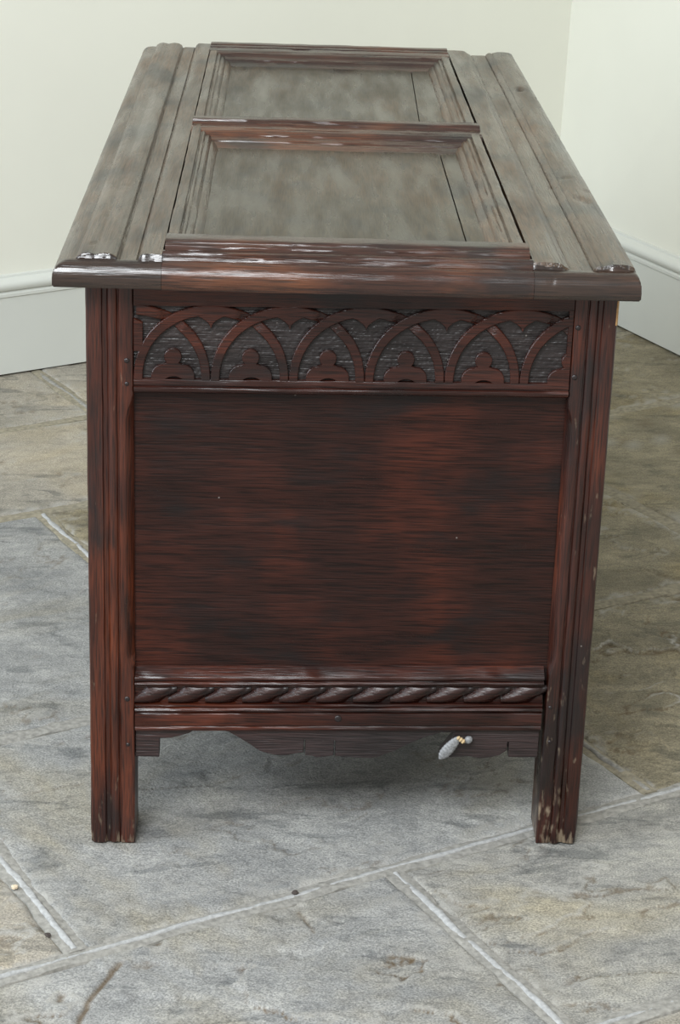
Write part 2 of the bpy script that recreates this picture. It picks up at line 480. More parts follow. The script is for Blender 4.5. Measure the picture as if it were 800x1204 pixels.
def ribbon(ua, na, ub, nb, seed, hw=0.0042, h=0.0036, off=0.0, mat=None):
    """raised ribbon of weather pointing along one joint."""
    L_ = math.hypot(ub - ua, nb - na); n = max(4, int(L_ / 0.005))
    t = np.linspace(0, 1, n)
    du, dn = (ub - ua) / L_, (nb - na) / L_
    secs = []
    for k, tt in enumerate(t):
        s = tt * L_
        jit = (fbm(s * 22, seed * 2.2, seed) - .47) * 0.006 + off
        ww = hw * (0.8 + 0.5 * float(vnoise(s * 30, seed, seed + 2)))
        hh = h * (0.6 + 0.6 * float(vnoise(s * 24, seed, seed + 4)))
        u = ua + du * s - dn * jit; v = na + dn * s + du * jit
        prof = [(-ww * 1.25, -0.0145), (-ww, -0.0042 + hh * .72), (-ww * .55, -0.0042 + hh), (ww * .5, -0.0042 + hh * .95), (ww, -0.0042 + hh * .6), (ww * 1.25, -0.0145)]
        secs.append([(*W2(np.array(u - dn * (a + (float(vnoise(s * 140, q_ * 5.3, seed)) - .5) * .0016)), np.array(v + du * (a + (float(vnoise(s * 140, q_ * 5.3, seed)) - .5) * .0016))),
                      z + (float(vnoise(s * 160, q_ * 7.1, seed + 8)) - .5) * .0011 * (z > -.01)) for q_, (a, z) in enumerate(prof)])
    V, F = loft(secs)
    return mesh('mortar_ribbon', V, F, mat or M_RIBBON, FLOOR, smooth=60)


RAISED = {(0.247, -0.505), (-0.0925, -0.18), (0.58, -0.18), (0.553, 1.284), (0.305, 0.272)}
for i, c in enumerate((-0.512, -0.187, 0.265, 0.91, 1.277)):
    # each course joint: a flush fill, and on the front ones a raised ribbon along its middle
    for a, b, mt in (((-1.28, 1.68, M_FILL),) if i < 2 else ((-1.28, 0.45, M_FILL), (0.45, 1.68, M_FILLW)) if i == 2 else ((-1.28, 1.68, M_FILLW),)):
        ribbon(a, c, b, c, 40 + i, hw=0.0112, h=0.0034, mat=mt)
    if i < 2:
        ribbon(-1.28, c, 1.68, c, 45 + i, hw=0.0028, h=0.0043, off=0.001)
for i, (u, a, b) in enumerate(((-0.62, -0.9, -0.52), (0.08, -0.9, -0.52), (0.86, -0.9, -0.52), (-0.58, -0.505, -0.195), (0.247, -0.505, -0.195), (0.98, -0.505, -0.195),
                               (-0.0925, -0.18, 0.258), (-0.78, -0.18, 0.258), (0.58, -0.18, 0.258), (1.2, -0.18, 0.258), (0.305, 0.272, 0.9), (-0.42, 0.272, 0.9),
                               (1.09, 0.272, 0.9), (0.66, 0.917, 1.27), (-0.35, 0.917, 1.27), (0.553, 1.284, 1.62), (-0.1, 1.284, 1.62), (1.15, 1.284, 1.62))):
    ribbon(u, a, u, b, 60 + i, hw=0.0108, h=0.0032, mat=M_FILL if a < 0 and u < .5 else M_FILLW)
    if (u, a) in RAISED:
        ribbon(u, a + 0.004, u, b, 80 + i, hw=0.0034, h=0.0046 if a < 0 else 0.0040, mat=None if u < .5 else M_FILL)

# ------------------------------------------------------------------ walls and skirting
K0 = np.array([0.711, 2.190])
dl = np.array([math.cos(math.radians(30.2)), math.sin(math.radians(30.2))])     # wall_back direction
dr = np.array([math.cos(math.radians(-66.2)), math.sin(math.radians(-66.2))])   # wall_right direction
nl = np.array([dl[1], -dl[0]]); nr = np.array([dr[1], -dr[0]])   # into the room
if nr[0] > 0:
    nr = -nr
HW = 2.6


def wall(name, a, b, lean_b, lean_a, out):
    P = []
    for (p, le, z) in ((a, lean_a, 0), (b, lean_b, 0), (b, lean_b, HW), (a, lean_a, HW)):
        q = p + le * z
        P.append((q[0], q[1], z - 0.02 if z == 0 else z))
    V = P + [(x + out[0] * .12, y + out[1] * .12, z) for x, y, z in P]
    F = [(0, 1, 2, 3), (7, 6, 5, 4)] + [(i, i + 4, (i + 1) % 4 + 4, (i + 1) % 4) for i in range(4)]
    o = mesh(name, V, F, M_WALL, smooth=0)
    o['kind'] = 'structure'
    return o


LEAN = dl * 0.042
wall('wall_back', K0 - dl * 3.0, K0, LEAN, np.zeros(2), -nl)
wall('wall_right', K0, K0 + dr * 2.3, np.zeros(2), LEAN, -nr)


def skirting(name, a, b, inn, seed):
    prof = [(0, 0.0018), (0.017, 0.0018), (0.0172, 0.136), (0.0195, 0.1375), (0.0195, 0.1425), (0.0165, 0.1455), (0.0165, 0.147), (0.0205, 0.1492), (0.0228, 0.1535),
            (0.0228, 0.158), (0.0205, 0.1625), (0.0165, 0.1655), (0.0115, 0.1672), (0.0095, 0.1685), (0.0085, 0.172), (0.0045, 0.1735), (0, 0.174)]
    secs = []
    n = 40
    for i in range(n + 1):
        p = a + (b - a) * i / n
        secs.append([(p[0] + inn[0] * (d - 0.004), p[1] + inn[1] * (d - 0.004), z) for d, z in prof])
    V, F = loft(secs)
    o = mesh(name, V, F, M_SKIRT, smooth=30)
    o['kind'] = 'structure'


skirting('baseboard_back', K0 - dl * 3.0, K0 + dl * 0.0, nl, 1)
skirting('baseboard_right', K0, K0 + dr * 2.3, nr, 2)

# ------------------------------------------------------------------ the chest
CHEST = bpy.data.objects.new('chest', None)
COL.objects.link(CHEST)
CHEST.rotation_euler = (0, TH, 0)
tag(CHEST, 'antique dark oak chest with panelled lid and carved arcade on its end', 'chest')
YB = 1.19      # outer face of the far end


def zfoot(x):
    return x * TT + 0.0004


def set_wear(o, f):
    me = o.data
    co = np.empty(len(me.vertices) * 3, np.float32); me.vertices.foreach_get('co', co); co = co.reshape(-1, 3)
    at = me.attributes.new('wear', 'FLOAT', 'POINT')
    at.data.foreach_set('value', f(co).astype(np.float32))


def stile(right, back):
    zs = [0.0, 0.006, 0.014] + list(np.linspace(0.03, 0.19, 12)) + [0.198, 0.203, 0.208, 0.214, 0.222] + list(np.linspace(0.235, 0.45, 16)) + [0.462, 0.470, 0.476, 0.481, 0.486] + list(np.linspace(0.50, 0.5975, 8))
    secs = []
    for i, z in enumerate(zs):
        c = 0.0007 + 0.0065 * (float(sstep(0.186, 0.216, z)) * (1 - float(sstep(0.455, 0.489, z)) ** 1.4))
        if back: c = 0.0007
        foot = max(0, 1 - z / 0.016) * 0.0016
        xi = 0.0445
        pr = [(0, .054), (0, .020), (0, .0022 + foot), (.0012 + foot, .0004), (.0022 + foot, 0), (.0090, 0), (.0148, 0), (.0157, .0026), (.0166, .0030), (.0196, .0030), (.0207, .0016),
              (.0222, .0003), (.0243, -.0005), (.0266, -.0003), (.0285, .0008), (.0296, .0024), (.0305, .0024), (.0312, .0003), (.0320, 0), (xi - c - .0008, 0), (xi - c, .0005),
              (xi, .0005 + c * 1.25), (xi, .020), (xi, .054)]
        sec = []
        for j, (x, y) in enumerate(pr):
            wb = 0.0007 if z > 0.1 else 0.0014
            x += (vnoise(z * 55, j * 2.3, 5 + right * 9 + back * 20) - .5) * wb * (0.9 if j not in (0, 23, 1, 22) else 0.4)
            y += (vnoise(z * 55, j * 2.3 + 90, 6 + right * 9) - .5) * wb * .7
            if right:
                x = 0.5009 - x * 0.926
            if back:
                y = YB - y
            zz = z * (1 - zfoot(x) / 0.6) + zfoot(x)
            if i == 0: zz = zfoot(x) + 0.0016 * max(0, vnoise(x * 300, y * 120, 3) - .55) * 2
            sec.append((x, y, zz))
        secs.append(sec)
    V, F = loft(secs)
    o = mesh('stile', V, F, W_Z, CHEST, smooth=40)
    def wf(co):
        z = co[:, 2] - 0.0
        foot = np.exp(-z / (0.03 if not right else 0.06)) * (0.17 if not right else 0.20)
        return foot + 0.06 * np.exp(-z / 0.10) + 0.50 + 0.04 * right
    set_wear(o, wf)
    return o


STILES = [stile(0, 0), stile(1, 0), stile(0, 1), stile(1, 1)]

# --- end panel (front end)
def panel_front():
    xs = np.linspace(0.040, 0.462, 90); zs = np.linspace(0.188, 0.500, 60)
    X, Z = np.meshgrid(xs, zs)
    Y = 0.0135 + (fbm(X * 6, Z * 10, 4, 3) - .5) * 0.0016 + (fbm(X * 30, Z * 160, 5, 2) - .5) * 0.0004
    V = np.stack([X.ravel(), Y.ravel(), Z.ravel()], 1); F = grid_faces(90, 60)
    nb = len(V)
    Vb = V.copy(); Vb[:, 1] = 0.024
    V = np.concatenate([V, Vb]); F += [tuple(nb + k for k in f[::-1]) for f in grid_faces(90, 60)]
    return mesh('end_panel', V, F, W_PANEL, CHEST, smooth=60, fix=False)


panel_front()

# --- top rail with carved arcade
KT = 0.0118
def zt(z, x, k=KT):
    return z + k * (x - 0.0448)


X0, X1 = 0.0451, 0.4592
TR = bpy.data.objects
V, F = run_x([(0.0, 0.5995), (0.0, 0.5745), (0.0003, 0.5740), (0.0056, 0.5736), (0.0056, 0.5022), (0.0003, 0.5018), (0.0, 0.5012), (0.0, 0.4962), (0.0012, 0.4954), (0.0012, 0.4948),
              (-0.0006, 0.4938), (-0.0012, 0.4920), (-0.0004, 0.4896), (0.0016, 0.4880), (0.0040, 0.4872), (0.0130, 0.4868), (0.026, 0.4868), (0.026, 0.5995)], X0, X1, KT, wob=0.0002, seed=3)
V = [(x, y, min(z, 0.5978)) for x, y, z in V]
TOP = mesh('top_rail', V, F, W_X, CHEST)

# tooled ground
gx = np.linspace(X0, X1, 420); gt = np.linspace(0.0, 0.073, 76)
GX, GT = np.meshgrid(gx, gt)
GY = 0.0050 + (fbm(GX * 60, GT * 400, 8, 3) - .5) * 0.0009 + (fbm(GX * 420, GT * 420, 9, 2) - .5) * 0.0011
GV = np.stack([GX.ravel(), GY.ravel(), (0.5014 + GT + KT * (GX - .0448)).ravel()], 1)
mesh('carved_ground', GV, grid_faces(420, 76), W_GR, TOP, smooth=60, fix=False)

VX = [0.0448, 0.1177, 0.1920, 0.2640, 0.3400, 0.4117, 0.4850]
ZB = 0.5016
HB = 0.0733


def fz(x, t):
    return ZB + t + KT * (x - 0.0448)


BW = 0.0086


def arch(k):
    """one arch band standing over V point k; its right half dips under the next arch."""
    xc = VX[k]
    aL = xc - VX[k - 1] if k > 0 else 0.073
    aR = VX[k + 1] - xc if k < 6 else 0.073
    secs = []
    ph0, ph1 = (0.0, math.pi)
    n = 72
    for i in range(n + 1):
        ph = math.pi * (1 - i / n)          # left foot to right foot
        c, s = math.cos(ph), math.sin(ph)
        a = aL if c < 0 else aR
        pt = []
        so = s ** 0.93
        xo, to = xc + c * (a - 0.0002), HB * so
        xi_, ti = xc + c * (a - BW), (HB - BW * 1.15) * so
        if xo < X0 - 0.0002 and xi_ < X0 - 0.0002: continue
        if xo > 0.4565 and xi_ > 0.4565: continue
        dip = 0.0
        if c > 0:
            xm = (xo + xi_) / 2
            d = (xm - (VX[k] + VX[k + 1]) / 2 if k < 6 else 9)
            if k < 6:
                xcr = (VX[k] + VX[k + 1]) / 2
                d = xm - xcr
                dip = 0.0034 * (1 - sstep(0.0040, 0.0125, d)) * sstep(-0.014, -0.007, d)
        y0 = -0.0002 + dip + (vnoise(i * .7, k * 9.1, 4) - .5) * 0.0004
        e = 0.0007
        def lerp(t_): return (max(X0, min(0.4575, xi_ + (xo - xi_) * t_)), ti + (to - ti) * t_)
        A, B, C_, D = lerp(0), lerp(e / BW), lerp(1 - e / BW), lerp(1)
        secs.append([(A[0], 0.0056, fz(*A)), (A[0], y0 + e, fz(*A)), (B[0], y0, fz(*B)), (C_[0], y0, fz(*C_)), (D[0], y0 + e, fz(*D)), (D[0], 0.0056, fz(*D))])
    V, F = loft(secs)
    V = list(V)
    # cusped head filling the crown of the arch
    if 0 < k < 6:
        pts = []
        hi = HB - BW * 1.15
        wid = 0.0285
        for q in np.linspace(-1, 1, 25):
            x = q * wid
            a = (aL if x < 0 else aR) - BW
            pts.append((xc + x, hi * math.sqrt(max(0, 1 - (x / a) ** 2)) + 0.0022))
        low = []
        for q in np.linspace(1, -1, 33):
            x = abs(q) * wid
            a = (aL if q < 0 else aR) - BW
            edge = hi * math.sqrt(max(0, 1 - (wid / a) ** 2))
            u = 1 - abs(q)       # 0 outer, 1 cusp
            tcusp = hi - 0.0125
            # a foil: rises from the band, then falls to the cusp
            z = edge * (1 - u) + tcusp * u + 0.0105 * math.sqrt(max(0, 1 - (2 * u - 1) ** 2)) * (1 - 0.25 * u)
            z = min(z, hi * math.sqrt(max(0, 1 - (x / a) ** 2)) + 0.001)
            low.append((xc + q * wid, z))
        out = pts + low[1:-1]
        if k == 5: out = [(min(x, 0.457), t_) for x, t_ in out]
        V2, F2 = outline_solid([(x, fz(x, t_)) for x, t_ in out], -0.0001, 0.0056, 0.0005)
        o_ = len(V)
        V += V2; F += [tuple(o_ + j for j in f) for f in F2]
    return mesh('arch', V, F, W_X, TOP, smooth=35)


for k in range(0, 7):
    arch(k)


def trefoil(xc, half=False):
    pts = []
    def arc(cx, ct, r, a0, a1, n=9):
        for a in np.linspace(math.radians(a0), math.radians(a1), n):
            pts.append((xc + cx + r * math.cos(a), ct + r * math.sin(a)))
    pts.append((xc + 0.0205, 0.0))
    arc(0.0092, 0.0035, 0.0113, -5, 88, 10)
    arc(0.0, 0.0225, 0.0082, -48, 228, 22)
    arc(-0.0092, 0.0035, 0.0113, 92, 185, 10)
    pts.append((xc - 0.0205, 0.0))
    if not half:
        for q in np.linspace(-1, 1, 11):
            pts.append((xc + q * 0.0085 + 0.001, 0.0030 * (1 - q * q)))
    if half:
        pts = [(min(x, 0.4570), t) for x, t in pts]
        keep = [pts[0]]
        for p_ in pts[1:]:
            if abs(p_[0] - keep[-1][0]) + abs(p_[1] - keep[-1][1]) > 1e-5:
                keep.append(p_)
        # drop collinear runs on the cut line
        top = max(p_[1] for p_ in keep if p_[0] > 0.4569)
        keep = [(0.4570, 0.0), (0.4570, top)] + [p_ for p_ in keep if p_[0] < 0.4569]
        pts = keep
    V, F = outline_solid([(x, fz(x, t)) for x, t in pts], 0.0001, 0.0056, 0.0006)
    return mesh('trefoil', V, F, W_X, TOP, smooth=35)


for k in range(5):
    trefoil((VX[k] + VX[k + 1]) / 2 + 0.0008)
trefoil(0.4590, True)
# flat margins left and right of the carving
for a, b, nm in ((X0, 0.0536, 0), (0.4548, X1, 1)):
    V, F = outline_solid([(a, fz(a, 0.0 if nm else 0.028)), (b, fz(b, 0.0 if nm else 0.028)), (b, fz(b, 0.073 if nm else .056)), (a, fz(a, 0.073 if nm else .060))], -0.0001, 0.0056, 0.0004)
    mesh('carving_margin', V, F, W_X, TOP)

# --- bottom rail with twisted rope
KB = 0.0216
z0 = -KB * (0.25 - 0.0448)
BR = [(0.026, 0.2060), (0.0140, 0.2030), (0.0135, 0.2010), (0.0008, 0.1942), (0.0, 0.1930), (-0.0004, 0.1915), (0.0003, 0.1900), (0.0022, 0.1893), (0.0022, 0.1886), (0.0004, 0.1878),
      (-0.0006, 0.1864), (0.0, 0.1850), (0.0012, 0.1840), (0.0012, 0.1832), (0.0060, 0.1826), (0.0060, 0.1636), (0.0010, 0.1630), (0.0006, 0.1612), (0.0018, 0.1602), (-0.0004, 0.1594),
      (-0.0014, 0.1574), (-0.0004, 0.1556), (0.0022, 0.1548), (0.0022, 0.1538), (0.0004, 0.1532), (0.0, 0.1522), (0.0, 0.1402), (0.0006, 0.1392), (0.0016, 0.1386), (0.0008, 0.1374),
      (0.0004, 0.1356), (0.0012, 0.1336), (0.0040, 0.1320), (0.026, 0.1316)]
V, F = run_x([(y, z + z0) for y, z in BR], 0.0451, 0.4560, KB, wob=0.00035, seed=11)
BOT = mesh('bottom_rail', V, F, W_X, CHEST)


def rope_period(Lp):
    nx, nz = 30, 15
    s = np.linspace(-0.12, 1.12, nx); t = np.linspace(0, 1, nz)
    SS, T = np.meshgrid(s, t)
    # S shaped lobe leaning up to the right; ends tuck under neighbours
    p = SS - 0.62 * (sstep(0.05, 0.95, T) - 0.5)
    body = np.sqrt(np.clip(1 - (2 * T - 1) ** 2, 0, 1)) ** 0.6
    lob = np.clip(np.sin(np.pi * np.clip(p, 0, 1)), 0, 1) ** 0.55
    groove = 0.16 * np.exp(-((p - 0.70) / 0.045) ** 2) * sstep(0.25, 0.6, T)
    h = body * (lob - groove) * 0.0064
    Y = 0.0060 - h
    X = SS * Lp; Z = T * 0.0192
    V = np.stack([X.ravel(), Y.ravel(), Z.ravel()], 1)
    keep = [f for f in grid_faces(nx, nz) if any(h.ravel()[i] > 1e-5 for i in f)]
    return V, keep


px_b = [0.0300, 0.0480, 0.0885, 0.1305, 0.1690, 0.2075, 0.2460, 0.2870, 0.3280, 0.3620, 0.3970, 0.4350, 0.4720]
Vr, Fr = rope_period(0.039)
rope_me = None
xs_r = np.linspace(0.0455, 0.4555, 12)
for i in range(11):
    a, b = xs_r[i], xs_r[i + 1]
    if rope_me is None:
        o = mesh('rope_twist', Vr, Fr, W_X, BOT, smooth=60, fix=False)
        rope_me = o.data
    else:
        o = bpy.data.objects.new('rope_twist', rope_me); COL.objects.link(o); o.parent = BOT
    o.location = (a, 0.0, 0.1634 + z0 + KB * (a - 0.0448))
    o.scale = ((b - a) / 0.039, 1, 1)
    o.rotation_euler = (0, -KB, 0)

# --- scalloped apron
AP = [(0.0452, 0.1330), (0.0452, 0.0952)]
AP_L = [(0.0452, 0.1335), (0.0452, 0.0972), (0.0692, 0.0972), (0.0696, 0.1183), (0.0760, 0.1186), (0.0815, 0.1192), (0.0915, 0.1222), (0.1000, 0.1250), (0.1030, 0.1272), (0.1060, 0.1300), (0.1310, 0.1300),
        (0.1345, 0.1285), (0.1400, 0.1268), (0.1480, 0.1222), (0.1560, 0.1172), (0.1640, 0.1115), (0.1715, 0.1063), (0.1780, 0.1040), (0.1850, 0.1022), (0.1930, 0.1012), (0.2010, 0.1018), (0.2080, 0.1040),
        (0.2160, 0.1055), (0.2163, 0.1200), (0.2178, 0.1200), (0.2180, 0.1020), (0.2240, 0.1018), (0.2300, 0.0996), (0.2380, 0.1008), (0.2467, 0.1025), (0.2470, 0.1195), (0.2484, 0.1195), (0.2487, 0.1020),
        (0.2550, 0.1013), (0.2700, 0.1005), (0.2860, 0.1003), (0.2935, 0.1022), (0.3000, 0.1052), (0.3090, 0.1090), (0.3190, 0.1150), (0.3290, 0.1205), (0.3390, 0.1252), (0.3480, 0.1285), (0.3560, 0.1312), (0.3690, 0.1312), (0.3665, 0.1240), (0.3610, 0.1160), (0.3560, 0.1080), (0.3550, 0.1042),
        (0.3625, 0.1026), (0.3720, 0.1032), (0.3850, 0.1046), (0.3960, 0.1022), (0.4080, 0.1038), (0.4170, 0.1068), (0.4235, 0.1122), (0.4240, 0.1215), (0.4252, 0.1215), (0.4256, 0.1046), (0.4370, 0.1043), (0.4556, 0.1048), (0.4556, 0.1335 + .0088)]
APc = [(x, z) for x, z in AP_L]
V, F = outline_solid(APc, 0.0060, 0.0200, 0.0007)
mesh('apron', V, F, W_AP, CHEST, smooth=30)

# --- pegs and nail heads
def stud(x, z, r, y=0.0, parent=None, mat=M_PEGW):
    V = []; F = []
    n = 12
    rings = [(r, 0.0015), (r, -0.0006), (r * .8, -0.0013), (r * .4, -0.0016)]
    for rr, yy in rings:
        V += [(x + rr * math.cos(2 * math.pi * i / n), y + yy, z + rr * math.sin(2 * math.pi * i / n)) for i in range(n)]
    for k in range(len(rings) - 1):
        F += [(k * n + i, k * n + (i + 1) % n, (k + 1) * n + (i + 1) % n, (k + 1) * n + i) for i in range(n)]
    F.append(tuple(3 * n + i for i in range(n))); F.append(tuple(range(n))[::-1])
    return mesh('peg', V, F, mat, parent, smooth=60)


stud(0.0385, 0.520, 0.0026, 0.0004, STILES[0]); stud(0.0385, 0.497, 0.0022, 0.0004, STILES[0]); stud(0.0375, 0.1652, 0.0028, 0.0004, STILES[0]); stud(0.0380, 0.114, 0.0020, 0.0004, STILES[0])
stud(0.4640, 0.5630, 0.0026, 0.0004, STILES[1]); stud(0.4640, 0.5140, 0.0028, 0.0004, STILES[1]); stud(0.4660, 0.1260, 0.0022, 0.0004, STILES[1]); stud(0.4640, 0.1650, 0.0020, .0004, STILES[1])
stud(0.2500, 0.1478, 0.0036, 0.0002, BOT)
# bare pale chip at the outer top arris of the right stile
V, F = loft([[(0.4990, 0.0003, z), (0.4998 + w_, -0.0004, z), (0.5012, 0.0010, z), (0.5013, 0.004 + w_, z), (0.4990, 0.005, z)] for z, w_ in ((0.5905, 0), (0.586, .0004), (0.578, .0002), (0.571, .0005), (0.566, .0))])
mesh('bare_chip', V, F, M_FRESH, STILES[1], smooth=40)['label'] = 'bare yellowish chipped arris'

# --- long sides, far end and bottom
def box(name, x0, x1, y0, y1, z0_, z1_, mat, parent):
    V = [(x, y, z) for z in (z0_, z1_) for x, y in ((x0, y0), (x1, y0), (x1, y1), (x0, y1))]
    F = [(0, 1, 2, 3), (7, 6, 5, 4)] + [(i, i + 4, (i + 1) % 4 + 4, (i + 1) % 4) for i in range(4)]
    o = mesh(name, V, F, mat, parent, smooth=0)
    m = o.modifiers.new('arris', 'BEVEL'); m.width = 0.0012; m.segments = 2
    return o


for (xo, sgn) in ((0.002, 1), (0.4989, -1)):
    a, b = sorted((xo, xo + sgn * 0.026))
    pa, pb = sorted((xo + sgn * 0.012, xo + sgn * 0.022))
    box('long_top_rail', a, b, 0.050, YB - 0.050, 0.500, 0.597, W_Y, CHEST)
    box('long_bottom_rail', a, b, 0.050, YB - 0.050, 0.140, 0.205, W_Y, CHEST)
    for yc in (0.41, 0.78):
        box('muntin', a, b, yc - 0.04, yc + 0.04, 0.200, 0.505, W_Z, CHEST)
    for ya, yb in ((0.045, 0.38), (0.44, 0.75), (0.81, YB - 0.045)):
        box('long_panel', pa, pb, ya, yb, 0.19, 0.51, W_Y, CHEST)
box('far_top_rail', 0.040, 0.461, YB - 0.028, YB - 0.002, 0.49, 0.597, W_X, CHEST)
box('far_bottom_rail', 0.040, 0.461, YB - 0.028, YB - 0.002, 0.14, 0.205, W_X, CHEST)
box('far_panel', 0.036, 0.464, YB - 0.022, YB - 0.014, 0.19, 0.50, W_PANEL, CHEST)
box('bottom_board', 0.020, 0.481, 0.024, YB - 0.024, 0.150, 0.166, W_Y, CHEST)

# --- the lid
LID = bpy.data.objects.new('lid', None)
COL.objects.link(LID)
LID.parent = CHEST
LID['label'] = 'framed two-panel lid with moulded edges, worn, grey where its gloss mirrors the walls'
ZU, ZL, YF, YE = 0.5982, 0.6225, -0.0330, 1.2225


def thumb(d, wd=0.0148, zlow=0.6075):
    """rounded edge: height at distance d from the rim."""
    d = np.clip(d, 0, wd) / wd
    return zlow + (ZL - zlow) * np.sqrt(np.clip(1 - (1 - d) ** 2, 0, 1)) ** 0.9


def plank(left):
    if left:
        xa, xb = -0.0272, 0.0727
        # x, height above the lip
        pts = [(-0.0090, 0), (-0.0066, 0), (-0.0050, .0030), (-0.0015, .0056), (0.0035, .0068), (0.0085, .0060), (0.0112, .0050), (0.0140, .0058), (0.0200, .0070), (0.0260, .0062), (0.0305, .0034), (0.0318, 0.0000),
               (0.0328, -0.0014), (0.0338, -0.0012), (0.0350, 0.0), (0.0482, 0.0), (0.0492, -0.0010), (0.0502, .0000), (0.0520, .0040), (0.0545, .0066), (0.0575, .0072), (0.0640, .0070), (0.0727, .0070)]
        rim = lambda X: X - xa
        spans = ((-0.008, 0.0342, -0.0187), (0.049, 0.0727, -0.0190))
        wd = 0.0165
    else:
        xa, xb = 0.4163, 0.5156
        pts = [(0.4163, .0072), (0.4260, .0074), (0.4390, .0070), (0.4420, .0062), (0.4452, .0034), (0.4475, .0022), (0.4500, .0006), (0.4512, -0.0010), (0.4525, 0), (0.4700, 0), (0.4712, -.0014), (0.4722, -.0010), (0.4735, .0020), (0.4762, .0042), (0.4795, .0048),
               (0.4810, .0034), (0.4826, .0046), (0.4900, .0066), (0.4985, .0068), (0.5060, .0058), (0.5105, .0036), (0.5125, 0.0)]
        rim = lambda X: xb - X
        spans = ((0.4163, 0.4525, -0.0135), (0.4718, 0.5125, -0.0135))
        wd = 0.0062
    ex = np.array([0, .0004, .0012, .0024, .004, .006, .0085, .0115, .0148, .0166])
    side = (xa + ex) if left else (xb - ex)[::-1]
    inner = np.arange(xa + 0.0185, xb + 1e-6, 0.0016) if left else np.arange(xa, xb - 0.0185, 0.0016)
    xs = np.unique(np.concatenate([side, inner, [p[0] for p in pts], [xb if left else xa]]))
    ey = np.array([0, .0004, .0012, .0024, .004, .006, .0085, .0115, .0136, .0141, .0146, .0152, .0160, .0172, .019, .0205, .0213])
    ys = np.concatenate([YF + ey, np.arange(YF + 0.026, YE - 0.024, 0.0055), (YE - ey)[::-1]])
    X, Y = np.meshgrid(xs, ys)
    base = np.minimum(thumb(rim(X), wd), thumb(np.minimum(Y - YF, YE - Y)))
    pz = np.interp(X, [p[0] for p in pts], [p[1] for p in pts], left=0, right=0)
    ramp_ = np.zeros_like(X)
    for a, b, ys_ in spans:
        sel = (X >= a - 1e-6) & (X <= b + 1e-6)
        jag = (fbm(X * 160, 0.3, 31 + left, 2) - .4) * 0.0016
        r_ = sstep(-0.0004, 0.0016, Y - ys_ - jag + pz * 0.15)
        ramp_ = np.where(sel, r_, ramp_)
    ramp_ = np.where((pz < 0), ramp_, ramp_)
    Z = base + pz * ramp_ * 0.85
    # age: undulation, chop marks, dents
    Z += (fbm(X * 20, Y * 7, 51 + left, 3) - .47) * 0.0009
    chop = sstep(0.62, 0.74, fbm(X * 130, Y * 60, 61 + left, 3))
    amt = (0.0011 * np.exp(-np.clip(Y, 0, 9) / 0.12) + 0.00025) * ((X < 0.036) if left else 0.5)
    Z -= chop * amt
    if not left:
        for dx, dy, sx, sy, dp in DENTS:
            Z -= dp * np.exp(-((X - dx) / sx) ** 2 - ((Y - dy) / sy) ** 2)
    # nibbled right arris
    e = rim(X)
    Z -= np.where(e < 0.008, 1, 0) * sstep(0.55, 0.75, fbm(Y * 40, X * 20, 71 + left, 3)) * (0.0022 if not left else 0.0005) * (Y > 0.05)
    ny, nx = X.shape
    V = np.stack([X.ravel(), Y.ravel(), Z.ravel()], 1)
    F = grid_faces(nx, ny)
    rimi = list(range(nx)) + [j * nx + nx - 1 for j in range(1, ny)] + [(ny - 1) * nx + i for i in range(nx - 2, -1, -1)] + [j * nx for j in range(ny - 2, 0, -1)]
    m_ = len(rimi)
    for zz, ins in ((0.6008, 0.0), (0.5985, 0.0016), (0.5982, 0.0040)):
        R_ = V[rimi].copy(); R_[:, 2] = zz
        cx, cy = (xa + xb) / 2, (YF + YE) / 2
        R_[:, 0] -= np.sign(R_[:, 0] - cx) * ins * ((np.abs(V[rimi][:, 0] - (xa if left else xb)) < 0.02))
        R_[:, 1] = np.clip(R_[:, 1], YF + ins, YE - ins)
        off = len(V)
        prev = rimi if zz == 0.6008 else list(range(off - m_, off))
        V = np.concatenate([V, R_])
        F += [(prev[i], off + i, off + (i + 1) % m_, prev[(i + 1) % m_]) for i in range(m_)]
    F.append(tuple(range(len(V) - m_, len(V)))[::-1])
    o = mesh('lid_plank', V, F, W_Y, LID, smooth=40)
    o.data.materials.append(W_END)          # end grain, darkened in colour where the ends mirror no pale wall
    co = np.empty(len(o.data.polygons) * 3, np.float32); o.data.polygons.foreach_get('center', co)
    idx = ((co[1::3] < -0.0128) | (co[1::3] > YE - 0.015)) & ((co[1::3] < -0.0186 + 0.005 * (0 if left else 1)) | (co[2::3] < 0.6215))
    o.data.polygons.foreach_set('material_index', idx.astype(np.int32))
    return o


DENTS = [(0.4930, 0.905, 0.0045, 0.011, 0.0075), (0.4935, 0.26, 0.005, 0.008, 0.002), (0.4985, 0.245, 0.004, 0.010, 0.0022), (0.4905, 0.36, 0.006, 0.005, 0.0016), (0.470, 0.335, 0.004, 0.006, 0.0012), (0.505, 0.30, 0.004, 0.006, 0.0014)]
plank(True)
plank(False)

XL, XR = 0.0738, 0.4140
